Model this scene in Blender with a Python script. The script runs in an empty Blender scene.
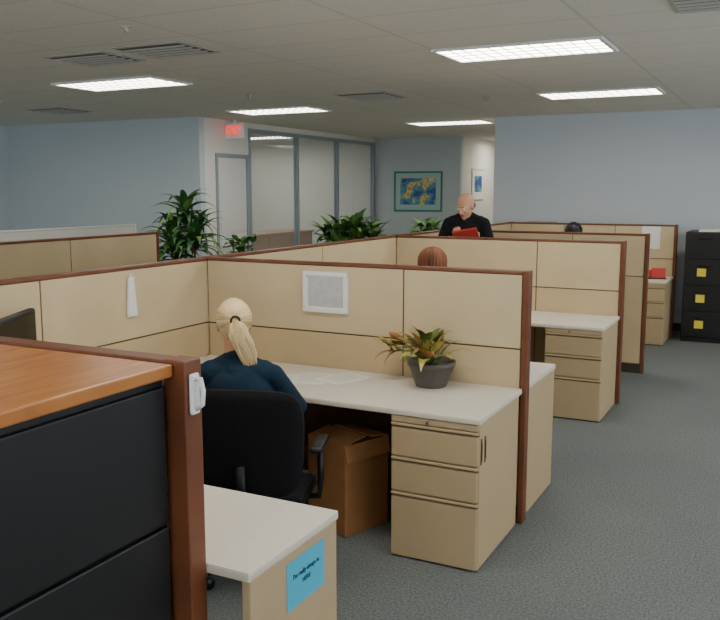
import bpy, bmesh, math, random
import numpy as np
from mathutils import Vector, Matrix, Euler
random.seed(7)
scene = bpy.context.scene
COL = scene.collection

# ------------------------------------------------------------------ materials
def lin(c):
    return tuple(((v/255)/12.92 if v/255 <= 0.04045 else (((v/255)+0.055)/1.055)**2.4) for v in c)
MATS = {}
def mat(name, rgb, rough=0.6, var=0.0, vscale=8.0, bump=0.0, bscale=200.0, metal=0.0, spec=0.4, emit=None, estr=0.0):
    m = bpy.data.materials.new(name); m.use_nodes = True
    nt = m.node_tree; b = nt.nodes['Principled BSDF']
    c = lin(rgb)
    b.inputs['Base Color'].default_value = (*c, 1)
    b.inputs['Roughness'].default_value = rough
    b.inputs['Metallic'].default_value = metal
    b.inputs['Specular IOR Level'].default_value = spec
    tc = nt.nodes.new('ShaderNodeTexCoord')
    if var > 0:
        n = nt.nodes.new('ShaderNodeTexNoise'); n.inputs['Scale'].default_value = vscale; n.inputs['Detail'].default_value = 4
        r = nt.nodes.new('ShaderNodeValToRGB')
        r.color_ramp.elements[0].position = 0.3; r.color_ramp.elements[1].position = 0.7
        r.color_ramp.elements[0].color = (*[v*(1-var) for v in c], 1)
        r.color_ramp.elements[1].color = (*[min(1, v*(1+var)) for v in c], 1)
        nt.links.new(tc.outputs['Object'], n.inputs['Vector'])
        nt.links.new(n.outputs['Fac'], r.inputs['Fac'])
        nt.links.new(r.outputs['Color'], b.inputs['Base Color'])
    if bump > 0:
        n2 = nt.nodes.new('ShaderNodeTexNoise'); n2.inputs['Scale'].default_value = bscale
        bp = nt.nodes.new('ShaderNodeBump'); bp.inputs['Strength'].default_value = bump; bp.inputs['Distance'].default_value = 0.004
        nt.links.new(tc.outputs['Object'], n2.inputs['Vector'])
        nt.links.new(n2.outputs['Fac'], bp.inputs['Height'])
        nt.links.new(bp.outputs['Normal'], b.inputs['Normal'])
    if emit:
        b.inputs['Emission Color'].default_value = (*emit, 1)
        b.inputs['Emission Strength'].default_value = estr
    MATS[name] = m
    return m

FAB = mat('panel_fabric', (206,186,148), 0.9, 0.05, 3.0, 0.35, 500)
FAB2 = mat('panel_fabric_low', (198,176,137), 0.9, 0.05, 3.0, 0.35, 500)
WHP = mat('panel_pale', (196,200,196), 0.8)
CORE = mat('panel_core', (104,78,50), 0.7)
MAHO = mat('mahogany_trim', (112,64,38), 0.42, 0.18, 6.0)
KICK = mat('kick_base', (60,50,40), 0.6)
LAM = mat('white_laminate', (226,220,206), 0.42, 0.02, 40)
LEDGE = mat('laminate_edge', (214,203,182), 0.5)
TAN = mat('tan_steel', (184,160,122), 0.5, 0.02, 5)
TAND = mat('tan_steel_dark', (104,82,56), 0.6)  # painted shade under drawer lips, also the side pull plates
BLK = mat('black_steel', (26,25,25), 0.45)
BLK2 = mat('black_gap', (8,8,9), 0.7)
BPLA = mat('black_plastic', (20,20,22), 0.45)
BFAB = mat('black_fabric', (24,24,26), 0.95, 0.2, 60, 0.4, 600, spec=0.2)
GREYM = mat('grey_metal', (120,122,124), 0.35, metal=0.8)
ALU = mat('aluminium_frame', (150,163,170), 0.4, metal=0.1)
WHITE = mat('white_paint', (225,226,222), 0.5)
WPLAS = mat('white_plastic', (232,232,228), 0.4)
PAPER = mat('paper', (236,234,226), 0.8)
GREYP = mat('grey_print', (164,164,160), 0.7, 0.12, 18)
SHEET = mat('printed_sheet', (188,190,188), 0.7, 0.10, 22)
WALLM = mat('wall_blue_grey', (194,204,207), 0.85, 0.015, 1.5, 0.1, 120)
WALLR = mat('wall_pale_grey', (198,205,208), 0.85, 0.015, 1.5, 0.1, 120)
WALLC = mat('wall_cream', (226,225,217), 0.85, 0.015, 1.5)
BASEM = mat('baseboard', (72,76,80), 0.6)
CARD = mat('cardboard', (178,124,76), 0.85, 0.06, 12)
CARD2 = mat('cardboard_dark', (120,82,54), 0.85, 0.06, 12)
YEL = mat('yellow_note', (230,208,70), 0.7)
CYAN = mat('cyan_note', (70,178,204), 0.7)
INK = mat('ink', (30,44,70), 0.7)
RED = mat('red_folder', (196,64,58), 0.6)
REDL = mat('exit_red', (226,30,20), 0.5, emit=(1.0,0.03,0.015), estr=1.6)
SKIN = mat('skin', (214,160,128), 0.55, 0.04, 30)
LIP = mat('lips', (176,96,88), 0.5)
EYEW = mat('eye_white', (235,232,226), 0.3)
EYEI = mat('eye_iris', (50,60,60), 0.2)
TEAL = mat('navy_teal_sweater', (24,46,62), 0.9, 0.15, 14, 0.4, 400, spec=0.2)
JEANS = mat('dark_trousers', (36,40,52), 0.9, 0.1, 30)
SHOE = mat('shoe_leather', (28,22,20), 0.5)
BSHIRT = mat('black_shirt', (26,27,30), 0.9, spec=0.2)
GREYSH = mat('grey_shirt', (120,128,140), 0.9)
BLON1 = mat('blonde_hair', (228,202,152), 0.5)
BLON2 = mat('blonde_hair_dark', (202,166,112), 0.5)
AUB1 = mat('auburn_hair', (136,82,46), 0.5)
AUB2 = mat('auburn_hair_dark', (100,56,30), 0.5)
BHAIR1 = mat('black_hair', (22,20,22), 0.45)
GHAIR = mat('grey_hair', (110,102,94), 0.6)
POTM = mat('pot_dark', (88,84,78), 0.45, 0.06, 20)
SOIL = mat('soil', (50,36,26), 0.95, 0.3, 60)
TERR = mat('terracotta', (150,92,62), 0.8)
LEAF1 = mat('leaf_green', (50,92,48), 0.45, 0.3, 9)
LEAF2 = mat('leaf_light', (102,142,72), 0.45, 0.3, 9)
LEAFY = mat('leaf_variegated', (184,174,88), 0.45, 0.3, 22)
LEAFR = mat('leaf_reddish', (176,126,72), 0.45, 0.3, 22)
LEAFG = mat('leaf_olive', (92,114,52), 0.45, 0.3, 22)
STEM = mat('stem_bark', (128,104,70), 0.85)
TEALF = mat('teal_frame', (60,136,128), 0.5)
MATB = mat('picture_mat', (176,206,200), 0.8)
VENTD = mat('vent_dark', (84,84,80), 0.7)
VENTL = mat('vent_blade', (180,178,170), 0.6)
SCREEN = mat('screen_glass', (14,16,20), 0.15)

def wood_mat():
    m = bpy.data.materials.new('orange_wood'); m.use_nodes = True
    nt = m.node_tree; b = nt.nodes['Principled BSDF']
    tc = nt.nodes.new('ShaderNodeTexCoord'); mp = nt.nodes.new('ShaderNodeMapping')
    mp.inputs['Scale'].default_value = (14, 1.2, 1)
    n = nt.nodes.new('ShaderNodeTexNoise'); n.inputs['Scale'].default_value = 3; n.inputs['Detail'].default_value = 6; n.inputs['Distortion'].default_value = 0.6
    r = nt.nodes.new('ShaderNodeValToRGB')
    r.color_ramp.elements[0].position = 0.3; r.color_ramp.elements[0].color = (*lin((164,96,40)), 1)
    r.color_ramp.elements[1].position = 0.72; r.color_ramp.elements[1].color = (*lin((200,132,62)), 1)
    nt.links.new(tc.outputs['Object'], mp.inputs['Vector']); nt.links.new(mp.outputs[0], n.inputs['Vector'])
    nt.links.new(n.outputs['Fac'], r.inputs['Fac']); nt.links.new(r.outputs[0], b.inputs['Base Color'])
    b.inputs['Roughness'].default_value = 0.32
    return m
WOOD = wood_mat()

def carpet_mat():
    m = bpy.data.materials.new('carpet'); m.use_nodes = True
    nt = m.node_tree; b = nt.nodes['Principled BSDF']
    tc = nt.nodes.new('ShaderNodeTexCoord')
    n = nt.nodes.new('ShaderNodeTexNoise'); n.inputs['Scale'].default_value = 80; n.inputs['Detail'].default_value = 5; n.inputs['Roughness'].default_value = 0.75
    r = nt.nodes.new('ShaderNodeValToRGB')
    r.color_ramp.elements[0].position = 0.34; r.color_ramp.elements[0].color = (*lin((82,87,86)), 1)
    r.color_ramp.elements[1].position = 0.66; r.color_ramp.elements[1].color = (*lin((134,139,136)), 1)
    n2 = nt.nodes.new('ShaderNodeTexNoise'); n2.inputs['Scale'].default_value = 2.2; n2.inputs['Detail'].default_value = 3
    r2 = nt.nodes.new('ShaderNodeValToRGB')
    r2.color_ramp.elements[0].color = (0.86,0.86,0.86,1); r2.color_ramp.elements[1].color = (1,1,1,1)
    mx = nt.nodes.new('ShaderNodeMixRGB'); mx.blend_type = 'MULTIPLY'; mx.inputs[0].default_value = 1
    for nn in (n, n2): nt.links.new(tc.outputs['Object'], nn.inputs['Vector'])
    nt.links.new(n.outputs['Fac'], r.inputs['Fac']); nt.links.new(n2.outputs['Fac'], r2.inputs['Fac'])
    nt.links.new(r.outputs[0], mx.inputs[1]); nt.links.new(r2.outputs[0], mx.inputs[2])
    nt.links.new(mx.outputs[0], b.inputs['Base Color'])
    n3 = nt.nodes.new('ShaderNodeTexNoise'); n3.inputs['Scale'].default_value = 260
    bp = nt.nodes.new('ShaderNodeBump'); bp.inputs['Strength'].default_value = 0.4; bp.inputs['Distance'].default_value = 0.004
    nt.links.new(tc.outputs['Object'], n3.inputs['Vector']); nt.links.new(n3.outputs['Fac'], bp.inputs['Height']); nt.links.new(bp.outputs[0], b.inputs['Normal'])
    b.inputs['Roughness'].default_value = 0.95; b.inputs['Specular IOR Level'].default_value = 0.15
    return m
CARPET = carpet_mat()

def ceil_mat():
    m = bpy.data.materials.new('ceiling_tile'); m.use_nodes = True
    nt = m.node_tree; b = nt.nodes['Principled BSDF']
    g = nt.nodes.new('ShaderNodeNewGeometry'); sp = nt.nodes.new('ShaderNodeSeparateXYZ')
    nt.links.new(g.outputs['Position'], sp.inputs[0])
    def line(sock, off, pitch, w):
        a = nt.nodes.new('ShaderNodeMath'); a.operation = 'SUBTRACT'; a.inputs[1].default_value = off; nt.links.new(sock, a.inputs[0])
        p = nt.nodes.new('ShaderNodeMath'); p.operation = 'PINGPONG'; p.inputs[1].default_value = pitch/2; nt.links.new(a.outputs[0], p.inputs[0])
        l = nt.nodes.new('ShaderNodeMath'); l.operation = 'LESS_THAN'; l.inputs[1].default_value = w; nt.links.new(p.outputs[0], l.inputs[0])
        return l.outputs[0]
    l1 = line(sp.outputs[0], -1.16, 1.22, 0.010); l2 = line(sp.outputs[1], 5.80, 0.61, 0.010)
    mxm = nt.nodes.new('ShaderNodeMath'); mxm.operation = 'MAXIMUM'; nt.links.new(l1, mxm.inputs[0]); nt.links.new(l2, mxm.inputs[1])
    n = nt.nodes.new('ShaderNodeTexNoise'); n.inputs['Scale'].default_value = 90; n.inputs['Detail'].default_value = 3
    nt.links.new(g.outputs['Position'], n.inputs['Vector'])
    r = nt.nodes.new('ShaderNodeValToRGB')
    r.color_ramp.elements[0].position = 0.35; r.color_ramp.elements[0].color = (*lin((220,217,206)), 1)
    r.color_ramp.elements[1].position = 0.6; r.color_ramp.elements[1].color = (*lin((230,227,216)), 1)
    nt.links.new(n.outputs['Fac'], r.inputs['Fac'])
    mx = nt.nodes.new('ShaderNodeMixRGB'); mx.inputs[2].default_value = (*lin((210,207,196)), 1)
    nt.links.new(mxm.outputs[0], mx.inputs[0]); nt.links.new(r.outputs[0], mx.inputs[1])
    nt.links.new(mx.outputs[0], b.inputs['Base Color']); b.inputs['Roughness'].default_value = 0.95
    b.inputs['Specular IOR Level'].default_value = 0.1
    return m
CEIL = ceil_mat()

def glass_mat(name, tcol, frost, gloss):
    m = bpy.data.materials.new(name); m.use_nodes = True
    nt = m.node_tree; nt.nodes.clear()
    o = nt.nodes.new('ShaderNodeOutputMaterial'); mx = nt.nodes.new('ShaderNodeMixShader'); mx2 = nt.nodes.new('ShaderNodeMixShader')
    t = nt.nodes.new('ShaderNodeBsdfTransparent'); t.inputs[0].default_value = (*tcol,1)
    g = nt.nodes.new('ShaderNodeBsdfGlossy'); g.inputs['Roughness'].default_value = 0.04
    d = nt.nodes.new('ShaderNodeBsdfDiffuse'); d.inputs[0].default_value = (0.82,0.88,0.92,1)
    mx2.inputs[0].default_value = frost; mx.inputs[0].default_value = gloss
    nt.links.new(t.outputs[0], mx2.inputs[1]); nt.links.new(d.outputs[0], mx2.inputs[2])
    nt.links.new(mx2.outputs[0], mx.inputs[1]); nt.links.new(g.outputs[0], mx.inputs[2]); nt.links.new(mx.outputs[0], o.inputs[0])
    return m
GLASS = glass_mat('partition_glass',(0.94,0.97,0.98),0.10,0.06)
CLEAR = glass_mat('window_glass',(0.97,0.98,1.0),0.0,0.03)

LENS = 14.5
def lens_mat():
    m = bpy.data.materials.new('troffer_lens'); m.use_nodes = True
    nt = m.node_tree; b = nt.nodes['Principled BSDF']
    b.inputs['Base Color'].default_value = (0.8,0.8,0.8,1)
    b.inputs['Emission Color'].default_value = (1.0,0.945,0.845,1)
    b.inputs['Emission Strength'].default_value = LENS
    return m
LENSM = lens_mat()

def art_mat():
    m = bpy.data.materials.new('artwork'); m.use_nodes = True
    nt = m.node_tree; b = nt.nodes['Principled BSDF']
    tc = nt.nodes.new('ShaderNodeTexCoord')
    n = nt.nodes.new('ShaderNodeTexNoise'); n.inputs['Scale'].default_value = 4.2; n.inputs['Detail'].default_value = 2
    r = nt.nodes.new('ShaderNodeValToRGB'); r.color_ramp.interpolation = 'CONSTANT'
    cols = [(0,(50,90,150)),(0.42,(80,140,180)),(0.50,(120,170,160)),(0.54,(226,206,110)),(0.60,(206,130,80)),(0.64,(220,220,200))]
    r.color_ramp.elements[0].position = 0; r.color_ramp.elements[0].color = (*lin(cols[0][1]),1)
    r.color_ramp.elements[1].position = cols[1][0]; r.color_ramp.elements[1].color = (*lin(cols[1][1]),1)
    for p,c in cols[2:]:
        e = r.color_ramp.elements.new(p); e.color = (*lin(c),1)
    nt.links.new(tc.outputs['Object'], n.inputs['Vector']); nt.links.new(n.outputs['Fac'], r.inputs['Fac']); nt.links.new(r.outputs[0], b.inputs['Base Color'])
    return m
ART = art_mat()

# ------------------------------------------------------------------ builder
class B:
    def __init__(s): s.v=[]; s.f=[]; s.m=[]; s.sm=[]; s.mats=[]
    def mi(s, m):
        if m not in s.mats: s.mats.append(m)
        return s.mats.index(m)
    def add(s, vs, fs, m, smooth=False):
        o = len(s.v); i = s.mi(m)
        s.v.extend([tuple(v) for v in vs])
        for f in fs:
            s.f.append(tuple(a+o for a in f)); s.m.append(i); s.sm.append(smooth)
    def bm(s, bm, m, smooth=False, M=None):
        bm.verts.ensure_lookup_table(); bm.verts.index_update()
        vs = [(M @ v.co) if M else v.co.copy() for v in bm.verts]
        s.add(vs, [[v.index for v in f.verts] for f in bm.faces], m, smooth); bm.free()
    def box(s, x0,x1,y0,y1,z0,z1, m, bev=0.0, seg=2, M=None, smooth=False):
        bm = bmesh.new(); bmesh.ops.create_cube(bm, size=1)
        for v in bm.verts:
            v.co = Vector(((x0+x1)/2+v.co.x*(x1-x0), (y0+y1)/2+v.co.y*(y1-y0), (z0+z1)/2+v.co.z*(z1-z0)))
        if bev > 0:
            bev = min(bev, 0.45*min(x1-x0, y1-y0, z1-z0))
            bmesh.ops.bevel(bm, geom=list(bm.edges), offset=bev, segments=seg, profile=0.5, affect='EDGES')
        s.bm(bm, m, smooth, M)
    def tube(s, pts, rad, m, seg=8, smooth=True, caps=True, flat=1.0):
        pts = [Vector(p) for p in pts]; n = len(pts)
        if not hasattr(rad, '__len__'): rad = [rad]*n
        vs = []; up = Vector((0,0,1)); prev = None
        for i,p in enumerate(pts):
            d = (pts[min(i+1,n-1)] - pts[max(i-1,0)])
            d = d.normalized() if d.length > 1e-9 else Vector((0,0,1))
            if prev is None:
                a = d.cross(up)
                if a.length < 1e-3: a = d.cross(Vector((1,0,0)))
            else:
                a = prev - d*prev.dot(d)
                if a.length < 1e-4: a = d.cross(up)
            a.normalize(); prev = a; b = d.cross(a)
            for k in range(seg):
                t = 2*math.pi*k/seg
                vs.append(p + a*math.cos(t)*rad[i] + b*math.sin(t)*rad[i]*flat)
        fs = [(i*seg+k, i*seg+(k+1)%seg, (i+1)*seg+(k+1)%seg, (i+1)*seg+k) for i in range(n-1) for k in range(seg)]
        if caps:
            fs.append(tuple(range(seg))[::-1]); fs.append(tuple((n-1)*seg+k for k in range(seg)))
        s.add(vs, fs, m, smooth)
    def lathe(s, prof, c, m, seg=28, smooth=True):
        vs=[]; n=len(prof)
        for r,z in prof:
            for k in range(seg):
                t=2*math.pi*k/seg; vs.append((c[0]+r*math.cos(t), c[1]+r*math.sin(t), c[2]+z))
        fs=[(i*seg+k, i*seg+(k+1)%seg, (i+1)*seg+(k+1)%seg, (i+1)*seg+k) for i in range(n-1) for k in range(seg)]
        fs.append(tuple(range(seg))[::-1]); fs.append(tuple((n-1)*seg+k for k in range(seg)))
        s.add(vs, fs, m, smooth)
    def ball(s, c, r, m, R=None, sub=2):
        bm = bmesh.new(); bmesh.ops.create_icosphere(bm, subdivisions=sub, radius=1)
        for v in bm.verts:
            q = Vector((v.co.x*r[0], v.co.y*r[1], v.co.z*r[2]))
            v.co = (R @ q if R else q) + Vector(c)
        s.bm(bm, m, True)
    def text(s, body, size, M, m):
        cu = bpy.data.curves.new('tmp','FONT'); cu.body = body; cu.size = size; cu.align_x='CENTER'; cu.align_y='CENTER'; cu.extrude=0.0005
        cu.offset = size*0.02
        o = bpy.data.objects.new('tmp', cu); COL.objects.link(o)
        dg = bpy.context.evaluated_depsgraph_get(); me = bpy.data.meshes.new_from_object(o.evaluated_get(dg))
        s.add([M @ v.co for v in me.vertices], [list(p.vertices) for p in me.polygons], m)
        bpy.data.objects.remove(o); bpy.data.meshes.remove(me)
    def xf(s, M):
        s.v = [tuple(M @ Vector(v)) for v in s.v]
    def obj(s, name, M=None):
        if M is not None: s.xf(M)
        a = np.array(s.v); o = np.array([(a[:,0].min()+a[:,0].max())/2, (a[:,1].min()+a[:,1].max())/2, a[:,2].min()])
        a = a - o
        me = bpy.data.meshes.new(name); me.from_pydata(a.tolist(), [], s.f)
        for m in s.mats: me.materials.append(m)
        me.polygons.foreach_set('material_index', s.m); me.polygons.foreach_set('use_smooth', s.sm)
        me.update()
        ob = bpy.data.objects.new(name, me); ob.location = o; COL.objects.link(ob)
        return ob

def P(x,y,z=0,rz=0): return Matrix.Translation((x,y,z)) @ Matrix.Rotation(math.radians(rz),4,'Z')

H = 1.83; ZC = 2.84
# ------------------------------------------------------------------ room shell
def slab(name, x0,x1,y0,y1,z0,z1, m):
    b = B(); b.box(x0,x1,y0,y1,z0,z1,m); return b.obj(name)
slab('floor', -11.3,3.2,-3.2,18.7,-0.1,0, CARPET)
slab('ceiling', -11.3,3.2,-3.2,18.7,ZC,ZC+0.1, CEIL)
slab('wall_back_right', -3.75,3.1,11.54,11.66,0,ZC, WALLR)
slab('wall_left', -11.3,-11.2,-3.1,15.2,0,ZC, WALLM)
slab('wall_back_left', -11.2,-7.4,9.57,9.69,0,ZC, WALLM)
slab('wall_back_center', -11.2,-5.6,15.2,15.32,0,ZC, WALLM)
slab('wall_corridor_left', -5.72,-5.6,15.32,18.6,0,ZC, WALLC)
slab('wall_corridor_right', -3.75,-3.63,11.66,18.6,0,ZC, WALLC)
slab('wall_corridor_end', -5.72,-3.63,18.6,18.7,0,ZC, WALLC)
slab('baseboard_back_right', -3.75,3.1,11.528,11.54,0,0.1, BASEM)
slab('baseboard_back_left', -11.2,-7.4,9.558,9.57,0,0.1, BASEM)
slab('baseboard_back_center', -7.38,-5.6,15.188,15.2,0,0.1, BASEM)
ZW0,ZW1 = 0.85,2.62
def added_window_wall(wname, axis, c0, c1, a0, a1, wins, idx):  # windows out of view, added so sky light brightens the room
    b = B()
    def bx(p0,p1,z0,z1):
        if axis=='x': b.box(p0,p1,c0,c1,z0,z1,WALLM)
        else: b.box(c0,c1,p0,p1,z0,z1,WALLM)
    bx(a0,a1,0,ZW0); bx(a0,a1,ZW1,ZC)
    p=a0
    for w0,w1 in wins: bx(p,w0,ZW0,ZW1); p=w1
    bx(p,a1,ZW0,ZW1); b.obj(wname)
    cm=(c0+c1)/2
    for i,(w0,w1) in enumerate(wins):
        g = B()
        def fx(p0,p1,z0,z1,m,h=0.03):
            if axis=='x': g.box(p0,p1,cm-h,cm+h,z0,z1,m)
            else: g.box(cm-h,cm+h,p0,p1,z0,z1,m)
        fx(w0,w1,ZW0,ZW0+.05,ALU); fx(w0,w1,ZW1-.05,ZW1,ALU)
        mid=(w0+w1)/2
        for q in (w0+.025,mid,w1-.025): fx(q-.025,q+.025,ZW0+.05,ZW1-.05,ALU)
        fx(w0+.05,mid-.025,ZW0+.05,ZW1-.05,CLEAR,.003); fx(mid+.025,w1-.05,ZW0+.05,ZW1-.05,CLEAR,.003)
        g.obj('window_%d'%(idx+i))
added_window_wall('wall_front','x',-3.2,-3.1,-11.2,3.2,[(-10.6,-8.2),(-7.6,-5.2),(-4.6,-2.2),(-1.6,0.8)],2)
added_window_wall('wall_right','y',3.1,3.2,-3.1,11.66,[(-2.0,0.4),(1.2,3.6),(4.4,6.8),(7.6,10.0)],6)

# glazed office front (x=-7.4)
b = B()
b.box(-7.46,-7.40,9.69,9.93,0,ZC,WALLC)
b.box(-7.46,-7.40,9.93,10.77,2.36,ZC,WALLC)
b.obj('wall_office_front')
b = B()
ys = [10.80,12.22,13.63,15.14]
for y in ys: b.box(-7.47,-7.39,y-0.03,y+0.03,0,2.76,ALU,0.004)
for z0,z1 in ((0,0.08),(2.70,2.76),): b.box(-7.465,-7.395,10.77,15.19,z0,z1,ALU,0.003)
b.box(-7.46,-7.40,10.77,15.19,2.76,ZC,WALLC)
for i in range(3): b.box(-7.435,-7.425,ys[i]+0.03,ys[i+1]-0.03,0.08,2.70,GLASS)
b.obj('window_1')
b = B()
b.box(-7.48,-7.385,9.935,9.985,0,2.355,ALU,0.004); b.box(-7.48,-7.385,10.715,10.765,0,2.355,ALU,0.004); b.box(-7.48,-7.385,9.985,10.715,2.305,2.355,ALU,0.004)
b.box(-7.45,-7.41,9.99,10.71,0.01,2.30,WHITE,0.003)
b.box(-7.408,-7.402,10.05,10.65,0.15,1.05,WHITE,0.002); b.box(-7.408,-7.402,10.05,10.65,1.2,2.18,WHITE,0.002)
b.tube([(-7.41,10.07,1.0),(-7.35,10.07,1.0),(-7.35,10.19,1.0)],0.011,GREYM)
b.obj('door_1')
slab('wall_office_left', -11.19,-11.15,9.70,15.18,0,ZC, WALLC)
slab('wall_office_back', -11.15,-7.48,15.15,15.19,0,ZC, WALLC)

# ceiling troffers
def troffer(cx, cy):
    b = B(); x0,x1,y0,y1 = cx-0.61,cx+0.61,cy-0.305,cy+0.305
    z1 = ZC-0.0005
    b.box(x0,x1,y0,y0+0.03,ZC-0.02,z1,WHITE,0.003); b.box(x0,x1,y1-0.03,y1,ZC-0.02,z1,WHITE,0.003)
    b.box(x0,x0+0.03,y0+0.03,y1-0.03,ZC-0.02,z1,WHITE,0.003); b.box(x1-0.03,x1,y0+0.03,y1-0.03,ZC-0.02,z1,WHITE,0.003)
    b.add([(x0+.03,y0+.03,ZC-.010),(x1-.03,y0+.03,ZC-.010),(x1-.03,y1-.03,ZC-.010),(x0+.03,y1-.03,ZC-.010)],[(0,3,2,1)],LENSM)
    for i in range(1,12):
        x = x0+.03+(x1-x0-.06)*i/12; b.box(x-.003,x+.003,y0+.03,y1-.03,ZC-.017,ZC-.011,VENTL)
    for i in range(1,4):
        y = y0+.03+(y1-y0-.06)*i/4; b.box(x0+.03,x1-.03,y-.003,y+.003,ZC-.017,ZC-.011,VENTL)
    b.obj('ceiling_light')
for c in [(-1.78,6.12),(-1.83,9.15),(-5.75,6.27),(-5.88,9.25),(-4.62,12.05),(-8.75,6.6),
          (-1.77,3.0),(-1.77,0.0),(-5.9,3.0),(-5.9,0.0),(-9.4,3.0),(1.4,3.0),(1.4,6.1),(1.4,9.2),(-9.2,11.2),(-9.2,13.8),(-4.7,16.6)]:  # glazed office has an extra light, added to brighten it behind the glass
    troffer(*c)

def vent(cx, cy, sx, sy):
    b = B(); x0,x1,y0,y1 = cx-sx/2,cx+sx/2,cy-sy/2,cy+sy/2
    b.box(x0,x1,y0,y1,ZC-0.008,ZC-0.0005,VENTL,0.002)
    n = 5
    for i in range(n):
        t = (i+0.5)/n; y = y0+0.03+(sy-0.06)*t; hh=(sy-0.06)/n
        b.box(x0+0.03,x1-0.03,y-hh*0.36,y+hh*0.36,ZC-0.0105,ZC-0.0078,VENTD)
        M = Matrix.Translation((cx,y+hh*0.3,ZC-0.014)) @ Matrix.Rotation(math.radians(-35),4,'X')
        b.box(-(sx/2-0.03),(sx/2-0.03),-0.012,0.012,-0.0015,0.0015,VENTL,M=M)
    b.obj('ceiling_vent')
vent(-4.86,5.02,0.6,0.5); vent(-4.10,4.95,0.62,0.5); vent(-4.1,8.3,0.6,0.6); vent(-8.4,8.0,0.6,0.6); vent(-0.35,5.0,0.6,0.5)
for x,y in ((-3.75,4.15),(-3.0,8.9),(-5.2,7.6)):
    b = B(); b.lathe([(0.035,0),(0.035,-0.004),(0.012,-0.008),(0.012,-0.035),(0.022,-0.038),(0.022,-0.042)],(x,y,ZC-0.0005),VENTL,16); b.obj('ceiling_sprinkler')

# exit sign
b = B()
b.box(-7.395,-7.07,10.17,10.22,2.57,2.79,WPLAS,0.006)
b.box(-7.25,-7.21,10.18,10.21,2.79,ZC-0.001,WPLAS)
b.text('EXIT',0.155,Matrix.Translation((-7.232,10.166,2.68)) @ Matrix.Rotation(math.radians(90),4,'X') @ Matrix.Scale(0.86,4,(1,0,0)) @ Matrix.Scale(1.15,4,(0,1,0)),REDL)
b.obj('exit_sign')

# pictures
def framed(name, cx, cz, w, h, y, fm, mm, im, fr=0.04, mt=0.08, M=None):
    b = B()
    for a in ((cx-w/2,cx+w/2,cz-h/2,cz-h/2+fr),(cx-w/2,cx+w/2,cz+h/2-fr,cz+h/2),(cx-w/2,cx-w/2+fr,cz-h/2+fr,cz+h/2-fr),(cx+w/2-fr,cx+w/2,cz-h/2+fr,cz+h/2-fr)):
        b.box(a[0],a[1],y-0.022,y-0.001,a[2],a[3],fm,0.003)
    b.box(cx-w/2+fr,cx+w/2-fr,y-0.012,y-0.001,cz-h/2+fr,cz+h/2-fr,mm)
    e = fr+mt
    b.box(cx-w/2+e,cx+w/2-e,y-0.014,y-0.0115,cz-h/2+e,cz+h/2-e,im)
    return b.obj(name, M)
framed('framed_painting', -6.47,1.80,1.02,0.78,15.2,TEALF,MATB,ART,0.035,0.10)
framed('framed_poster', 0,1.95,0.75,0.62,0,WPLAS,PAPER,ART,0.03,0.12, M=Matrix.Translation((-5.6,16.2,0)) @ Matrix.Rotation(math.radians(90),4,'Z'))

# ------------------------------------------------------------------ cubicle partitions
TOP = 1.402
def partition(axis, c, a0, a1, seams=(), ends=(0,0), top=TOP, fab=FAB, cap=MAHO, pw=0.035):
    b = B()
    def bx(p0,p1,q0,q1,z0,z1,m,bev=0.0):
        if axis=='x': b.box(p0,p1,c+q0,c+q1,z0,z1,m,bev)
        else: b.box(c+q0,c+q1,p0,p1,z0,z1,m,bev)
    s0 = a0+(pw if ends[0] else 0); s1 = a1-(pw if ends[1] else 0)
    bx(s0,s1,-0.02,0.02,0.02,top-0.02,CORE)
    bx(s0,s1,-0.026,0.026,0.0,0.09,KICK,0.003)
    pts = [s0]+list(seams)+[s1]
    for i in range(len(pts)-1):
        p,q = pts[i]+0.004, pts[i+1]-0.004
        for sg in (-1,1):
            q0,q1 = sorted((sg*0.019, sg*0.031))
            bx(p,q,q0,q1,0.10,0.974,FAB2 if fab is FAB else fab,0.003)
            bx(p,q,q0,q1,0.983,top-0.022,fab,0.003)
    for sm in seams: bx(sm-0.0035,sm+0.0035,-0.0295,0.0295,0.1,top-0.024,CORE)
    bx(s0,s1,-0.034,0.034,top-0.020,top,cap,0.005)
    if ends[0]: bx(a0,a0+pw,-0.036,0.036,0,top+0.003,cap,0.005)
    if ends[1]: bx(a1-pw,a1,-0.036,0.036,0,top+0.003,cap,0.005)
    b.obj('cubicle_partition')
XR = -1.200
SP = -3.35
NX = -0.090
partition('x', 1.79, SP+0.037, -1.335+NX, (-2.2,), (0,1), top=1.368, pw=0.075)
partition('x', 4.365, SP+0.037, XR, (-1.93,), (0,1))
partition('x', 7.30, SP+0.037, XR, (-1.95,), (0,1))
partition('x', 8.65, SP+0.037, XR, (-1.95,), (0,1))
partition('x', 11.02, SP+0.037, XR, (-2.6,-1.95,), (0,1))
partition('y', SP, 0.6, 4.40, (1.6,2.98), (1,1), top=1.40)
partition('y', SP, 4.401, 7.34, (5.85,), (0,1))
partition('y', SP, 7.341, 11.1, (8.65,9.8), (0,1))
partition('y', -5.8, 2.2, 6.75, (3.4,4.5,5.55), (0,1))
partition('x', 2.9, -5.72,-4.4,(), (0,1))
partition('y', -7.4, 3.0, 8.2, (5.0,), (0,1), fab=WHP, cap=WHP)

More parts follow.
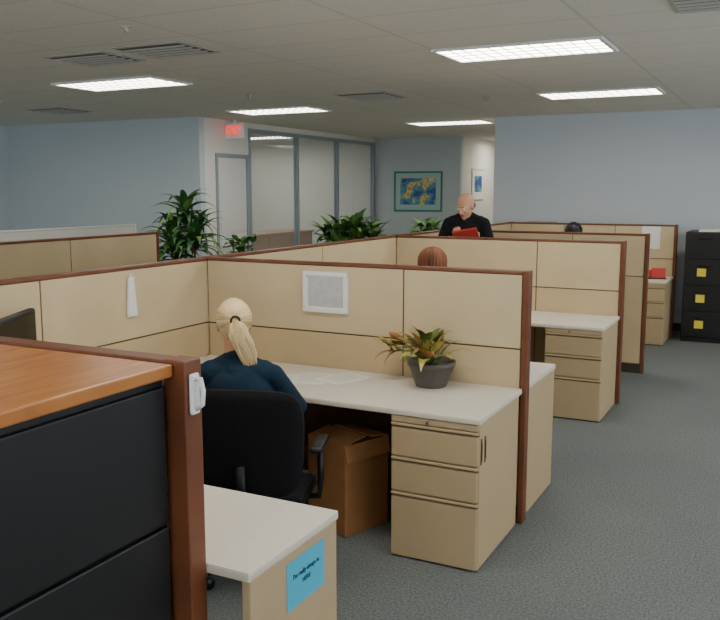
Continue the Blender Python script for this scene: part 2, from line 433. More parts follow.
# ------------------------------------------------------------------ desks and drawers
ZD = 0.765
def pedestal(x0,x1,y0,y1,front=-1, pulls=False):
    b = B(); zt = ZD-0.032
    b.box(x0,x1,y0+0.02 if front<0 else y0,y1 if front<0 else y1-0.02,0.006,zt,TAN,0.004)
    b.box(x0+0.006,x1-0.006,y0+0.022,y1-0.022,0.0,0.006,KICK)
    def fr(z0,z1):
        if front<0: ya,yb = y0,y0+0.02
        else: ya,yb = y1-0.02,y1
        b.box(x0+0.004,x1-0.004,ya,yb,z0+0.004,z1-0.026,TAN,0.005)
        ym = ya+0.012 if front<0 else ya
        b.box(x0+0.004,x1-0.004,ym,ym+0.008,z1-0.026,z1-0.016,TAND)  # dark strip colours in the shadow of the recess below the pull lip
        b.box(x0+0.004,x1-0.004,ya-(0.004 if front<0 else 0),yb+(0.004 if front>0 else 0),z1-0.016,z1-0.003,TAN,0.003)
    for z0,z1 in ((0.006,0.345),(0.345,0.525),(0.525,0.70)): fr(z0,z1)
    ya,yb = (y0,y0+0.02) if front<0 else (y1-0.02,y1)
    b.box(x0+0.004,x1-0.004,ya,yb,0.702,zt,TAN,0.003)
    cx=(x0+x1)/2; yy = y0-0.004 if front<0 else y1+0.004
    b.tube([(cx-0.03,yy+0.006*-front*-1,0.717),(cx-0.03,yy,0.717)],0.008,GREYM,12)
    if pulls:
        for k in (0.03,0.085):
            b.box(x1-0.001,x1+0.003,y0+k,y0+k+0.022,0.53,0.66,TAND,0.002)
            b.box(x1+0.003,x1+0.005,y0+k+0.006,y0+k+0.016,0.55,0.64,BLK2)
    b.obj('drawer_pedestal')
def desk(x0,x1,y0,y1,endr=True,endl=True,ret=None,back=None):
    b = B()
    b.box(x0,x1,y0,y1,ZD-0.03,ZD-0.003,LEDGE,0.006); b.box(x0+0.002,x1-0.002,y0+0.002,y1-0.002,ZD-0.006,ZD,LAM,0.002)
    if endl: b.box(x0+0.02,x0+0.045,y0+0.05,y1-0.02,0,ZD-0.03,TAN,0.003)
    if endr: b.box(x1-0.035,x1-0.005,y0+0.012,y1-0.006,0,ZD-0.03,TAN,0.004)
    if back: b.box(x0+0.05,-1.70,back,back+0.018,0.02,ZD-0.03,CORE,0.002)  # added dark panel, its colour stands in for the shade under the desk
    if ret:
        rx0,rx1,ry0,ry1 = ret
        b.box(rx0,rx1,ry0,ry1,ZD-0.03,ZD-0.003,LEDGE,0.006); b.box(rx0+0.002,rx1-0.002,ry0+0.002,ry1-0.002,ZD-0.006,ZD,LAM,0.002)
        b.box(rx0+0.02,rx1-0.03,ry0+0.02,ry0+0.045,0,ZD-0.03,TAN,0.003)
    b.obj('desk')
XD = -1.220
desk(-3.312,XD,3.635,4.331,False,True,ret=(-3.312,-2.8,2.42,3.634),back=4.30)
pedestal(-1.685,XD-0.008,3.640,4.295,-1,True)
desk(-3.312,-1.280,1.828,2.355,True,True)
desk(-3.312,XD,4.399,5.06,True,True)
desk(-3.312,XD,6.58,7.266,False,True)
pedestal(-1.685,XD-0.008,6.585,7.24,-1)
desk(-3.312,XD,10.28,10.986,False,True)
pedestal(-1.685,XD-0.008,10.285,10.96,-1)

# ------------------------------------------------------------------ lateral file with wood top (foreground)
b = B()
for xa,xb,sg in ((-1.85,-1.39,1),(-2.31,-1.851,-1)):
    b.box(xa+ (0.0 if sg>0 else 0.018), xb-(0.018 if sg>0 else 0),0.85,1.748,0.0,1.325,BLK,0.003)
    for k,(z0,z1) in enumerate(((0.09,0.505),(0.515,0.902),(0.912,1.30))):
        fx0,fx1 = (xb-0.018,xb) if sg>0 else (xa,xa+0.018)
        b.box(fx0,fx1,0.865,1.735,z0,z1,BLK,0.005)
b.box(-2.33,-1.372,0.83,1.75,1.326,1.362,WOOD,0.006)
b.xf(Matrix.Translation((NX,0,0)))
b.obj('lateral_file_cabinet')

# white clip on the partition post
b = B()
b.box(-1.334,-1.320,1.765,1.80,1.22,1.335,WPLAS,0.006)
b.tube([(-1.322,1.782,1.32),(-1.305,1.782,1.322),(-1.297,1.782,1.29),(-1.30,1.782,1.25),(-1.322,1.782,1.235)],0.007,WPLAS,8)
b.xf(Matrix.Translation((NX,0,0)))
b.obj('coat_hook')

# cyan note on desk side
b = B()
b.box(-1.2795,-1.278,2.03,2.26,0.548,0.705,CYAN)
Mt = Matrix.Translation((-1.2775,2.145,0.635)) @ Matrix.Rotation(math.radians(90),4,'Z') @ Matrix.Rotation(math.radians(90),4,'X')
b.text("I'm really always in",0.021,Mt @ Matrix.Translation((0,0.014,0)),INK)
b.text("HERE",0.021,Mt @ Matrix.Translation((0,-0.016,0)),INK)
b.xf(Matrix.Translation((-0.005,0,0)))
b.obj('paper_note')

# frame on cross partition
framed('picture_frame', -2.435,1.225,0.305,0.245,4.334,WPLAS,PAPER,SHEET,0.026,0.008)

# hanging white strap on spine
b = B(); 
pr = [(0.022,1.34),(0.024,1.30),(0.030,1.22),(0.038,1.14),(0.038,1.115)]
YH=3.62
vs=[];
for w,z in pr:
    vs += [(SP+0.036,YH-w,z),(SP+0.036,YH+w,z),(SP+0.048,YH+w,z),(SP+0.048,YH-w,z)]
fs=[(i*4+k,i*4+(k+1)%4,(i+1)*4+(k+1)%4,(i+1)*4+k) for i in range(len(pr)-1) for k in range(4)]+[(0,3,2,1),(16,17,18,19)]
b.add(vs,fs,WPLAS)
b.tube([(SP+0.042,YH,1.34),(SP+0.042,YH,1.355)],0.006,WPLAS,8)
b.obj('hanging_cloth')

# paper on far partition
b = B(); b.box(-1.62,-1.40,10.984,10.9865,1.10,1.38,PAPER); b.obj('pinned_paper')

# papers on desk
b = B()
for i,(x,y,r) in enumerate(((-2.36,4.02,12),(-2.2,4.10,-20),(-2.5,3.9,30))):
    b.box(-0.108,0.108,-0.14,0.14,0,0.0012,PAPER,M=P(x,y,ZD+0.0003+i*0.0014,r))
    for k in range(6): b.box(-0.085,0.07,0.09-k*0.03,0.094-k*0.03,0.0012,0.0014,GREYP,M=P(x,y,ZD+0.0003+i*0.0014,r))
b.obj('loose_papers')

# cardboard box (open flaps)
b = B()
x0,x1,y0,y1,h = -0.15,0.15,-0.16,0.16,0.50
t=0.006
b.box(x0,x1,y0,y0+t,0.001,h,CARD); b.box(x0,x1,y1-t,y1,0.001,h,CARD)
b.box(x0,x0+t,y0+t,y1-t,0.001,h,CARD); b.box(x1-t,x1,y0+t,y1-t,0.001,h,CARD); b.box(x0,x1,y0,y1,0.001,0.008,CARD)
b.box(0,0.09,y0,y1,0,t,CARD,M=Matrix.Translation((x1-t,0,h)) @ Matrix.Rotation(math.radians(78),4,'Y'))
b.box(x0,x1,-0.0,0.15,0,t,CARD,M=Matrix.Translation((0,y0,h)) @ Matrix.Rotation(math.radians(10),4,'X'))
b.box(x0,x1,-0.13,0.0,0,t,CARD,M=Matrix.Translation((0,y1,h)) @ Matrix.Rotation(math.radians(-8),4,'X'))
b.obj('cardboard_box', P(-2.07,3.92,0,-20))
b = B()
b.box(-2.50,-2.32,4.02,4.24,0.0,0.30,CARD2,0.004); b.box(-2.51,-2.31,4.01,4.25,0.30,0.37,CARD2,0.005)
b.box(-2.48,-2.35,4.0185,4.02,0.10,0.22,PAPER)
b.obj('storage_box')

# monitor on L return
b = B()
b.box(-0.13,0.13,-0.09,0.09,0,0.015,BPLA,0.006); b.box(-0.03,0.03,-0.045,-0.02,0.015,0.25,BPLA,0.005)
b.box(-0.26,0.26,-0.02,0.02,0.17,0.51,BPLA,0.012); b.box(-0.24,0.24,0.0195,0.0215,0.19,0.49,SCREEN)
b.box(-0.16,0.16,-0.045,-0.015,0.22,0.44,BPLA,0.015)
b.obj('computer_monitor', P(-3.06,2.57,ZD+0.0005,-62))

# black file cabinets
def filecab(x0, name='file_cabinet', tags=True):
    b = B(); x1=x0+0.455; y0,y1=10.75,11.46
    b.box(x0,x1,y0+0.018,y1,0,1.33,BLK,0.003)
    for k in range(4):
        z0=0.06+k*0.316
        b.box(x0+0.008,x1-0.008,y0,y0+0.018,z0,z0+0.308,BLK,0.005)
        b.tube([(x0+0.15,y0-0.0,z0+0.24),(x0+0.155,y0-0.025,z0+0.24),(x0+0.30,y0-0.025,z0+0.24),(x0+0.305,y0,z0+0.24)],0.006,BPLA,8)
        if tags and k in (0,1,2): b.box(x0+0.15,x0+0.25,y0-0.004,y0-0.0,z0+0.11,z0+0.205,YEL)
    b.obj(name)
filecab(-1.08); filecab(-0.62); filecab(-0.16)
b = B()
b.box(-0.95,-0.73,10.9,11.2,1.3305,1.345,PAPER); b.box(-0.94,-0.72,10.92,11.21,1.345,1.358,LAM); b.obj('paper_stack')

# red folder on far desk
b = B()
b.box(-0.07,0.09,-0.01,0.01,0,0.13,RED,0.003); b.box(-0.10,0.06,0.02,0.05,0,0.10,RED,0.003); b.box(-0.12,0.1,-0.05,0.06,0,0.01,BLK)
b.obj('folder_rack', P(-1.36,10.60,ZD+0.0005,10))

# printer on cabinet by the far wall
b = B(); b.box(-3.3,-2.6,11.075,11.5,0,1.12,TAN,0.005); b.box(-3.28,-2.955,11.066,11.075,0.05,1.09,TAN,0.003); b.box(-2.945,-2.62,11.066,11.075,0.05,1.09,TAN,0.003); b.obj('storage_cabinet')
b = B(); b.box(-3.2,-2.75,11.1,11.46,1.121,1.33,WPLAS,0.02); b.box(-3.17,-2.78,11.12,11.44,1.33,1.40,GREYP,0.015); b.box(-3.12,-2.83,11.06,11.11,1.16,1.20,BPLA,0.004); b.obj('office_printer')

# credenza behind the glass
b = B(); b.box(-8.3,-7.7,11.0,13.2,0.05,1.08,CARD,0.008); b.box(-8.33,-7.67,10.97,13.23,1.08,1.11,WOOD,0.006)
for k in range(3): b.box(-7.70,-7.69,11.03+k*0.73,11.71+k*0.73,0.08,1.05,CARD,0.004)
b.box(-8.25,-7.75,11.05,13.15,0,0.05,KICK)
b.obj('credenza')

# ------------------------------------------------------------------ office chair
def chair(x,y,rz,z_back=0.95,bw=0.26):
    b = B()
    for k in range(5):
        a = math.radians(72*k+15); c,s_=math.cos(a),math.sin(a)
        b.tube([(0.03*c,0.03*s_,0.105),(0.15*c,0.15*s_,0.10),(0.30*c,0.30*s_,0.075)],[0.026,0.022,0.016],BPLA,8)
        b.tube([(0.30*c,0.30*s_,0.08),(0.30*c,0.30*s_,0.045)],0.008,GREYM,8)
        for o in (-0.016,0.016):
            p=Vector((0.30*c,0.30*s_,0.028)); d=Vector((-s_,c,0))
            b.tube([p+d*(o-0.008),p+d*(o+0.008)],0.027,BPLA,14)
    b.tube([(0,0,0.09),(0,0,0.24)],0.028,BPLA,14); b.tube([(0,0,0.24),(0,0,0.37)],0.018,GREYM,14)
    b.box(-0.12,0.12,-0.12,0.10,0.36,0.385,BPLA,0.008)
    bm = bmesh.new(); bmesh.ops.create_cube(bm,size=1)
    for v in bm.verts: v.co = Vector((v.co.x*0.52, v.co.y*0.47, 0.4125+v.co.z*0.055))
    bmesh.ops.subdivide_edges(bm,edges=list(bm.edges),cuts=6,use_grid_fill=True)
    for v in bm.verts:
        u,w=v.co.x/0.26,v.co.y/0.235
        k=max(0,(abs(u)**4+abs(w)**4)-1)
        v.co.x*=1-0.09*k; v.co.y*=1-0.09*k
        if w>0.5: v.co.z-= (w-0.5)**2*0.09
    bmesh.ops.bevel(bm,geom=[e for e in bm.edges if len(e.link_faces)==2 and e.calc_face_angle(0)>1.0],offset=0.015,segments=2,affect='EDGES')
    b.bm(bm,BFAB,True)
    bm = bmesh.new(); bmesh.ops.create_cube(bm,size=1)
    bmesh.ops.subdivide_edges(bm,edges=list(bm.edges),cuts=10,use_grid_fill=True)
    z0b=0.45; hb=z_back-z0b
    for v in bm.verts:
        u,w,t=v.co.x*2,v.co.z*2,v.co.y*2
        k=max(0,abs(u)**3.2+abs(w)**3.2-1)
        sc=1-0.14*k
        th=0.028*(1-0.45*min(1,(max(abs(u),abs(w)))**6))
        uu,ww=u*sc,w*sc
        xx=bw*uu*(1-0.10*(1-ww)/2)
        v.co=Vector((xx, -0.275+t*th+0.05*uu*uu-0.03*ww, z0b+hb*(ww+1)/2))
    b.bm(bm,BFAB,True)
    b.tube([(0,-0.10,0.372),(0,-0.27,0.38),(0,-0.305,0.46),(0,-0.31,0.62)],[0.022]*4,BPLA,8,flat=0.6)
    for sx in (-1,1):
        b.tube([(sx*0.14,0,0.375),(sx*0.30,0,0.385),(sx*0.31,-0.02,0.48),(sx*0.31,-0.03,0.64)],0.016,BPLA,8)
        b.box(sx*0.31-0.03,sx*0.31+0.03,-0.16,0.08,0.64,0.67,BPLA,0.013,3,smooth=True)
    b.obj('office_chair', P(x,y,0,rz))

# ------------------------------------------------------------------ people
def round_cone(p0,p1,r0,r1,seg=16,hs=5):
    p0=Vector(p0);p1=Vector(p1); d=(p1-p0); L=d.length
    d = d/L if L>1e-6 else Vector((0,0,1))
    a=d.cross(Vector((0,0,1)))
    if a.length<1e-3: a=d.cross(Vector((1,0,0)))
    a.normalize(); c=d.cross(a)
    vs=[p0-d*r0]; 
    rings=[(p0,r0,-math.pi/2*(1-i/hs)) for i in range(1,hs+1)]+[(p1,r1,math.pi/2*i/hs) for i in range(hs)]
    for p,r,t in rings:
        for k in range(seg):
            q=2*math.pi*k/seg
            vs.append(p+d*r*math.sin(t)+(a*math.cos(q)+c*math.sin(q))*r*math.cos(t))
    vs.append(p1+d*r1); n=len(rings); last=len(vs)-1
    fs=[(0,1+(k+1)%seg,1+k) for k in range(seg)]
    fs+=[(1+i*seg+k,1+i*seg+(k+1)%seg,1+(i+1)*seg+(k+1)%seg,1+(i+1)*seg+k) for i in range(n-1) for k in range(seg)]
    fs+=[(1+(n-1)*seg+k,1+(n-1)*seg+(k+1)%seg,last) for k in range(seg)]
    return vs,fs
def surf(prims, voxel, b, smooth_it=4):
    t = B()
    for p in prims:
        if p[0]=='c': 
            vs,fs=round_cone(*p[1:5]); t.add(vs,fs,SKIN)
        else: t.ball(p[1],p[2],SKIN,p[3],3)
    me=bpy.data.meshes.new('t'); me.from_pydata(t.v,[],t.f); o=bpy.data.objects.new('t',me); COL.objects.link(o)
    bm=bmesh.new(); bm.from_mesh(me); bmesh.ops.recalc_face_normals(bm,faces=bm.faces); bm.to_mesh(me); bm.free()
    r=o.modifiers.new('r','REMESH'); r.mode='VOXEL'; r.voxel_size=voxel
    s=o.modifiers.new('s','SMOOTH'); s.factor=0.5; s.iterations=smooth_it
    dg=bpy.context.evaluated_depsgraph_get(); m2=bpy.data.meshes.new_from_object(o.evaluated_get(dg))
    n=len(m2.vertices); V=np.empty(n*3); m2.vertices.foreach_get('co',V); V=V.reshape(-1,3)
    F=[tuple(p.vertices) for p in m2.polygons]
    C=np.array([V[list(f)].mean(0) for f in F])
    best=np.full(len(F),1e9); mi=np.zeros(len(F),int)
    for p in prims:
        m=p[-1]
        if p[0]=='c':
            a=np.array(p[1]);d=np.array(p[2])-a;L=max(1e-9,d@d)
            h=np.clip(((C-a)@d)/L,0,1); D=np.linalg.norm(C-a-h[:,None]*d,axis=1)-(p[3]+(p[4]-p[3])*h)
        else:
            R=np.array(p[3].to_3x3()) if p[3] else np.eye(3)
            q=(C-np.array(p[1]))@R; rr=np.array(p[2]); k=np.linalg.norm(q/rr,axis=1); D=(k-1)*rr.min()
        idx=b.mi(m); w=D<best; best[w]=D[w]; mi[w]=idx
    off=len(b.v); b.v.extend([tuple(v) for v in V])
    for f,i in zip(F,mi): b.f.append(tuple(a+off for a in f)); b.m.append(int(i)); b.sm.append(True)
    bpy.data.objects.remove(o); bpy.data.meshes.remove(me); bpy.data.meshes.remove(m2)

def hand(wr, d, palm_n, side, curl=0.5):
    wr=Vector(wr); d=Vector(d).normalized(); n=Vector(palm_n); n=(n-d*n.dot(d)).normalized(); s_=d.cross(n).normalized()
    if s_.dot(Vector(side))<0: s_=-s_
    R=Matrix((s_,d,n)).transposed().to_3x3()
    pr=[('e',wr+d*0.048,(0.040,0.052,0.016),R,SKIN),('c',wr-d*0.01,wr+d*0.03,0.026,0.024,SKIN)]
    for o,L in ((0.030,0.070),(0.010,0.078),(-0.010,0.072),(-0.029,0.055)):
        k0=wr+d*0.085+s_*o; k1=k0+(d*math.cos(curl*0.6)+n*math.sin(curl*0.6))*L*0.5
        k2=k1+(d*math.cos(curl*1.8)+n*math.sin(curl*1.8))*L*0.5
        pr+=[('c',wr+d*0.05+s_*o*0.8,k0,0.010,0.0095,SKIN),('c',k0,k1,0.0095,0.0085,SKIN),('c',k1,k2,0.0085,0.0072,SKIN)]
    t0=wr+d*0.02+s_*0.028; t1=t0+(s_*0.7+d*0.7+n*0.2).normalized()*0.04; t2=t1+(s_*0.25+d+n*0.35).normalized()*0.032
    pr+=[('c',t0,t1,0.014,0.011,SKIN),('c',t1,t2,0.0105,0.0085,SKIN)]
    return pr

def head_prims(c, R, hair=None, scale=1.0):
    pr=[]
    def T(p): return Vector(c)+R@(Vector(p)*scale)
    def E(p,r,m,): pr.append(('e',T(p),tuple(v*scale for v in r),R,m))
    def C(p,q,r0,r1,m): pr.append(('c',T(p),T(q),r0*scale,r1*scale,m))
    E((0,-.018,.030),(.074,.093,.084),SKIN)
    E((0,.020,-.022),(.062,.068,.086),SKIN)
    E((0,.030,-.068),(.046,.050,.038),SKIN)
    E((0,.066,-.094),(.020,.018,.016),SKIN)
    C((0,.086,.008),(0,.104,-.028),.008,.012,SKIN)
    for s_ in (-1,1):
        E((s_*.012,.094,-.032),(.009,.010,.008),SKIN)
        E((s_*.036,.060,-.028),(.024,.022,.022),SKIN)
        E((s_*.076,-.004,-.008),(.011,.019,.030),SKIN)
    C((-.040,.074,.020),(.040,.074,.020),.009,.009,SKIN)
    E((0,.086,-.056),(.023,.010,.006),LIP); E((0,.085,-.066),(.020,.010,.007),LIP)
    return pr,T
def strands(b, c, R, scale, m1, m2, tie, n=150, front=0.45, rad=0.0042, lift=1.05, spread=(-.02,.03)):
    cc=Vector((0,-.020,.030)); rr=Vector((.077,.098,.089))
    td=Vector(tie).normalized()
    for i in range(n):
        t=-math.pi*0.98+2*math.pi*0.98*i/n + random.uniform(-.05,.05)
        st=Vector((math.sin(t)*0.98, 0.55+0.25*abs(math.cos(t))*(1 if math.cos(t)>0 else -1.6), math.cos(t)*0.9-0.05)).normalized()
        if random.random()<0.5:
            st=(st*(1-random.uniform(0,.55))+td*random.uniform(0,.3)).normalized()
        pts=[]; rads=[]
        ang=st.angle(td)
        if ang<0.05: continue
        N=9; L=lift+random.uniform(*spread); wob=random.uniform(-.07,.07)
        ax=st.cross(td).normalized()
        for k in range(N):
            u=k/(N-1); d=(st*math.sin((1-u)*ang)+td*math.sin(u*ang))/math.sin(ang) if math.sin(ang)>0.02 else (st*(1-u)+td*u)
            d=d+ax*wob*math.sin(math.pi*u)
            d.normalize(); q=cc+Vector((d.x*rr.x,d.y*rr.y,d.z*rr.z))*L
            pts.append(Vector(c)+R@(q*scale)); rads.append(rad*(0.5+0.6*math.sin(math.pi*min(1,u+0.15))))
        b.tube(pts,rads,m1 if random.random()<0.65 else m2,5)

def build_person(name, M, seated=True, S=1.0, lean=(0,0), hyaw=0, hpitch=0, head_c=None, shirt=TEAL, sleeve=None,
                 trousers=JEANS, wrists=None, elbows=None, hair='pony', voxel=0.006, hd=None, arm_hand=None):
    dz = 0 if seated else 0.43
    sleeve = sleeve or shirt
    def U(x,y,z):
        k=max(0,(z-0.55))/0.5
        return Vector((x+lean[0]*k, y+lean[1]*k, z+dz))
    pr=[]
    def E(c,r,m,R=None): pr.append(('e',c,r,R,m))
    def C(p,q,a,c_,m): pr.append(('c',p,q,a,c_,m))
    E(U(0,0,.555),(.165,.125,.105),trousers)
    E(U(0,0,.67),(.145,.108,.13),shirt); E(U(0,0.0,.79),(.148,.108,.14),shirt); E(U(0,-.005,.90),(.168,.115,.14),shirt)
    C(U(-.125,-.005,.985),U(.125,-.005,.985),.066,.066,shirt)
    C(U(0,-.005,1.0),U(0,.0,1.055),.088,.058,shirt)
    C(U(-.11,-.005,1.0),U(0,0,1.05),.05,.055,shirt); C(U(.11,-.005,1.0),U(0,0,1.05),.05,.055,shirt)
    hc = head_c if head_c else U(0,.035,1.215)
    hc = Vector(hc)
    C(U(0,.0,1.03),hc+Vector((0,-.02,-.07)),.052,.050,SKIN)
    el = elbows or [(-.235,.09,.76),(.235,.09,.76)]
    wr = wrists or [(-.14,.32,.81),(.14,.32,.81)]
    for i,s_ in enumerate((-1,1)):
        sh=U(s_*.170,-.005,.975); e=Vector(el[i])+Vector((0,0,dz)); w=Vector(wr[i])+Vector((0,0,dz))
        C(sh,e,.056,.043,shirt); C(e,w,.043,.029,sleeve)
        dd=(w-e).normalized()
        if arm_hand: pr.extend(hand(w,arm_hand[0],arm_hand[1],Vector((-s_*0.3,0,1)) if arm_hand[2]=='up' else Vector((-s_,0,0)),0.7))
        else: pr.extend(hand(w,Vector((dd.x,dd.y,dd.z*0.2)),(0,0,-1),Vector((-s_,0,0)),0.45))
        if seated:
            C((s_*.085,.0,.535),(s_*.115,.40,.525),.084,.060,trousers); C((s_*.115,.40,.52),(s_*.12,.40,.30),.057,.052,trousers); C((s_*.12,.40,.30),(s_*.12,.38,.11),.052,.040,trousers)
            C((s_*.12,.375,.052),(s_*.13,.53,.040),.042,.034,SHOE); C((s_*.12,.36,.045),(s_*.12,.40,.045),.040,.040,SHOE)
        else:
            C((s_*.088,0,.93),(s_*.10,.01,.50),.088,.060,trousers); C((s_*.10,.01,.50),(s_*.10,-.01,.32),.060,.054,trousers); C((s_*.10,-.01,.32),(s_*.10,-.015,.12),.054,.042,trousers)
            C((s_*.10,-.02,.052),(s_*.12,.14,.040),.042,.034,SHOE); C((s_*.10,-.04,.045),(s_*.10,.0,.045),.040,.040,SHOE)
    R=(Matrix.Rotation(math.radians(hyaw),3,'Z') @ Matrix.Rotation(math.radians(-hpitch),3,'X'))
    hp,T=head_prims(hc,R)
    pr+=hp
    b=B()
    def HE(p,r,m): pr.append(('e',T(p),r,R,m))
    if hair in ('pony','bob','short'):
        m1,m2 = {'pony':(BLON1,BLON2),'bob':(AUB1,AUB2),'short':(BHAIR1,BHAIR1)}[hair]
        HE((0,-.030,.038),(.083,.096,.091),m1); HE((0,-.05,-.01),(.070,.064,.062),m1)
    else:
        m1=m2=GHAIR
        HE((0,-.048,-.015),(.074,.064,.054),GHAIR)
    surf(pr,voxel,b)
    for s_ in (-1,1):
        b.ball(T((s_*.030,.077,.002)),(.0125,.0125,.0125),EYEW,R,2); b.ball(T((s_*.030,.0865,.002)),(.0055,.004,.0055),EYEI,R,2)
        b.tube([T((s_*.016,.085,.020)),T((s_*.032,.086,.024)),T((s_*.047,.076,.018))],.003,m2,6)
    if hair=='pony':
        tie=(0,-.95,-.06)
        strands(b,hc,R,1.0,m1,m2,tie,420,lift=1.065,rad=.0042,spread=(-.015,.025))
        tp=T((0,-.126,.016))
        rb=[T((.021*math.cos(a),-.130,.018+.021*math.sin(a))) for a in [2*math.pi*k/16 for k in range(17)]]
        b.tube(rb,.0055,BPLA,8)
        back=(R@Vector((0,-1,0))); rt=(R@Vector((1,0,0)))
        for i in range(150):
            a=random.uniform(0,2*math.pi); q=random.uniform(0,1)**.5
            o=rt*math.cos(a)*q+Vector((0,0,1))*math.sin(a)*q*.6
            ln=random.uniform(.17,.22)
            wv=random.uniform(-.008,.008)
            pts=[]; rads=[]
            for k in range(10):
                u=k/9
                sp=.012+.036*math.sin(math.pi*min(1,u*.85))
                out=.035*math.sin(min(1,u*2.2)*math.pi/2) - .030*u
                pts.append(tp - back*.02 + back*(.02*min(1,u*8)) + back*out + rt*(.055*u*u+.02*u+wv*math.sin(u*7)) + Vector((0,0,-1))*(ln*u**1.15) + o*sp)
                rads.append(.0052*(1-.7*u**3))
            b.tube(pts,rads,m1 if random.random()<.65 else m2,5)
    elif hair=='bob':
        for i in range(280):
            t=random.uniform(-2.35,2.35)+math.pi
            dx,dy=math.sin(t),math.cos(t)
            pts=[];rads=[]
            L=random.uniform(1.06,1.28)
            for k in range(9):
                u=k/8
                if u<.62:
                    a_=math.pi/2*(1-u/.62); z=.030+.090*math.sin(a_)*(1+(L-1)*.5); r=math.cos(a_)
                    q=(dx*.080*r*L, -.020+dy*.098*r*L, z)
                else:
                    w=(u-.62)/.38; q=(dx*.080*(L-.04*w), -.020+dy*.098*(L-.04*w), .030-.12*w)
                pts.append(T(q)); rads.append(.006)
            b.tube(pts,rads,m1 if random.random()<.6 else m2,5)
    elif hair=='short':
        strands(b,hc,R,1.0,m1,m2,(0,-.8,-.6),200,rad=.006,lift=1.1)
    Sm=Matrix.Scale(S,4)
    b.obj(name, M@Sm)

# woman in the foreground cubicle
WX,WY,WR = -2.235,3.20,25
chair(-2.19,3.215,20,0.965,0.285)
build_person('seated_woman', P(WX,WY,0,WR), True, 0.98, lean=(-.055,.05), hyaw=14, hpitch=8, shirt=TEAL, hair='pony', voxel=0.0058,
             wrists=[(-.16,.43,.840),(.11,.42,.840)], elbows=[(-.24,.17,.80),(.235,.16,.79)])
# auburn-haired colleague in the next cubicle
chair(-2.42,5.98,5)
build_person('seated_colleague', P(-2.42,5.98,0,5), True, 1.035, shirt=GREYSH, hair='bob', hyaw=-12, voxel=0.008)
# dark-haired colleague farther away
chair(-2.20,9.75,0)
build_person('seated_worker', P(-2.20,9.75,0,0), True, 1.09, shirt=BSHIRT, hair='short', voxel=0.008)
# standing man
MM = P(-2.91,8.12,0,190)
build_person('standing_man', MM, False, 1.065, lean=(0,.06), hpitch=24, hyaw=-26, head_c=(0,.115,1.57), shirt=BSHIRT, sleeve=SKIN, hair='bald',
             voxel=0.0065, elbows=[(-.25,.10,.76),(.25,.10,.76)], wrists=[(-.15,.31,.83),(.02,.34,.86)], arm_hand=((0,.9,.35),(0,-.35,.9),'in'))
b = B(); Mf = MM @ Matrix.Translation((-.07,.485,1.40)) @ Matrix.Rotation(math.radians(10),4,'Y') @ Matrix.Rotation(math.radians(40),4,'X')
b.box(-.12,.12,-.075,.075,-.006,.006,RED,0.003,M=Mf); b.box(-.10,.10,-.065,.065,.006,.010,PAPER,M=Mf); b.box(-.12,.12,-.075,.075,.0105,.014,RED,0.001,M=Mf)
b.obj('red_folder')

# ------------------------------------------------------------------ plants
def leaf(b, base, az, el, L, W, droop, m, segs=8, fold=0.25, taper=0.5, petiole=0.0, twist=0):
    p=Vector(base); ds=L/segs; e=el; vs=[]; hz=Vector((math.cos(az),math.sin(az),0)); side=Vector((-math.sin(az),math.cos(az),0))
    if petiole>0:
        d=hz*math.cos(e)+Vector((0,0,math.sin(e))); q=p+d*petiole; b.tube([p,(p+q)/2,q],.003,LEAFG,5); p=q
    for i in range(segs+1):
        u=i/segs; w=W/2*max(0.03,math.sin(math.pi*u**taper)) if 0<u<1 else W*0.03
        d=hz*math.cos(e)+Vector((0,0,math.sin(e))); nrm=d.cross(side)*-1
        if nrm.z<0: nrm=-nrm
        vs += [p-side*w+nrm*w*fold, p, p+side*w+nrm*w*fold]
        p=p+d*ds; e-=droop/segs*(0.4+1.2*u)
    fs=[]
    for i in range(segs):
        a=i*3; fs += [(a,a+1,a+4,a+3),(a+1,a+2,a+5,a+4)]
    b.add(vs,fs,m,True)
def potb(b,x,y,z,rt,rb,h,m):
    b.lathe([(rb,0),(rb*1.02,.005),(rt*.96,h*.82),(rt,h*.83),(rt*1.02,h),(rt*.93,h),(rt*.90,h*.9)],(x,y,z),m,32)
    b.lathe([(0.001,h*.885),(rt*.91,h*.885),(rt*.91,h*.89),(0.001,h*.895)],(x,y,z),SOIL,24)
# potted plant on desk
b=B(); px,py=-1.690,4.18
potb(b,px,py,ZD+0.0005,.132,.085,.14,POTM)
random.seed(21)
for i in range(38):
    az=random.uniform(0,2*math.pi); 
    if math.sin(az)>0.3 and random.random()<.8: az=-az
    el=random.uniform(.45,1.45); L=random.uniform(.13,.19)
    b_=(px+random.uniform(-.04,.04),py+random.uniform(-.05,.0),ZD+.12)
    leaf(b,b_,az,el,L,random.uniform(.050,.070),random.uniform(1.0,2.0),random.choice([LEAFY,LEAFG,LEAFR,LEAFG,LEAFY]),petiole=random.uniform(.05,.11))
for k in range(14):
    az=math.pi+random.uniform(-.9,.7)
    leaf(b,(px-.10-k*.010,py-.01,ZD+.21-k*.003),az,random.uniform(-.4,1.1),.13,.055,1.5,random.choice([LEAFY,LEAFR,LEAFR]),petiole=.02)
b.tube([(px,py,ZD+.12),(px-.08,py-.005,ZD+.19),(px-.23,py-.01,ZD+.175)],.0035,LEAFG,6)
b.obj('potted_plant')

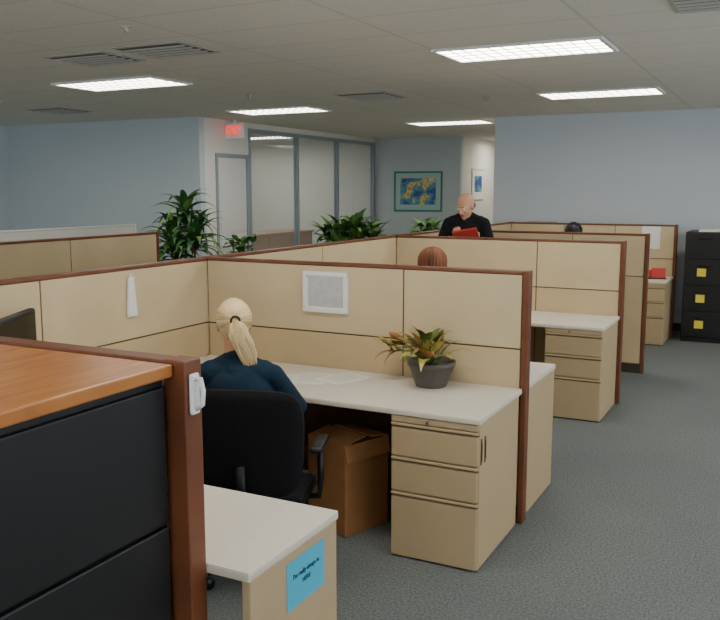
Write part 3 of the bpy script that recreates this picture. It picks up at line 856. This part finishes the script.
def dracaena(x,y,heads,Rl,name,zpot=.34,seed=1,n=34,W=.045):
    random.seed(seed); b=B(); potb(b,x,y,0.0005,.19,.14,zpot,TERR)
    for hx,hy,hz in heads:
        b.tube([(x+hx*.2,y+hy*.2,zpot*.85),(x+hx*.7,y+hy*.7,zpot+(hz-zpot)*.5),(x+hx,y+hy,hz)],[.018,.015,.012],STEM,8)
        for i in range(n):
            u=i/n; az=i*2.4; el=.1+1.2*u+random.uniform(-.2,.2)
            leaf(b,(x+hx,y+hy,hz-.16+.2*u),az,el,Rl*random.uniform(.75,1.1),W,random.uniform(1.5,2.6),LEAF1 if random.random()<.6 else LEAF2,9,.3,.6)
    b.obj(name)
dracaena(-5.90,7.30,[(0.04,0,1.58),(.22,-.05,1.34),(-.20,.04,1.30),(.02,-.12,1.18)],.42,'dracaena_plant',seed=3,n=38,W=.090)
def bushy(x,y,R,ztop,name,seed,n=70,W=.10):
    random.seed(seed); b=B(); potb(b,x,y,0.0005,.20,.15,.36,TERR)
    for i in range(n):
        az=random.uniform(0,2*math.pi); h=random.uniform(.62,.95)*ztop
        r=random.uniform(.05,.62)*R; q=(x+math.cos(az)*r,y+math.sin(az)*r,h-.18*(r/R)*ztop*.6)
        b.tube([(x+math.cos(az)*.05,y+math.sin(az)*.05,.32),(x+math.cos(az)*r*.5,y+math.sin(az)*r*.5,h*.6),q],.005,LEAFG,5)
        for k in range(3):
            leaf(b,q,az+(k-1)*1.1+random.uniform(-.3,.3),random.uniform(0,1.1),R*random.uniform(.38,.6),W,random.uniform(.8,1.8),LEAF1 if random.random()<.4 else LEAF2,6,.2,.6)
    b.obj(name)
bushy(-5.6,10.65,.66,1.48,'bushy_plant',5,90,.10)
bushy(-6.42,9.15,.30,1.28,'leafy_plant',8,34,.09)
bushy(-4.98,12.0,.42,1.44,'leafy_plant',12,50,.08)

# ------------------------------------------------------------------ world + camera
w = bpy.data.worlds.new('world'); scene.world = w; w.use_nodes = True
w.node_tree.nodes['Background'].inputs[0].default_value = (0.86,0.92,1.0,1); w.node_tree.nodes['Background'].inputs[1].default_value = 4.8
cam = bpy.data.cameras.new('camera'); cam.sensor_width = 36; cam.lens = 36*835/720; cam.clip_start=0.05
co = bpy.data.objects.new('camera', cam); COL.objects.link(co)
co.location = (0,0,H); co.rotation_euler = (math.radians(90-8.18),0,math.radians(27)); scene.camera = co
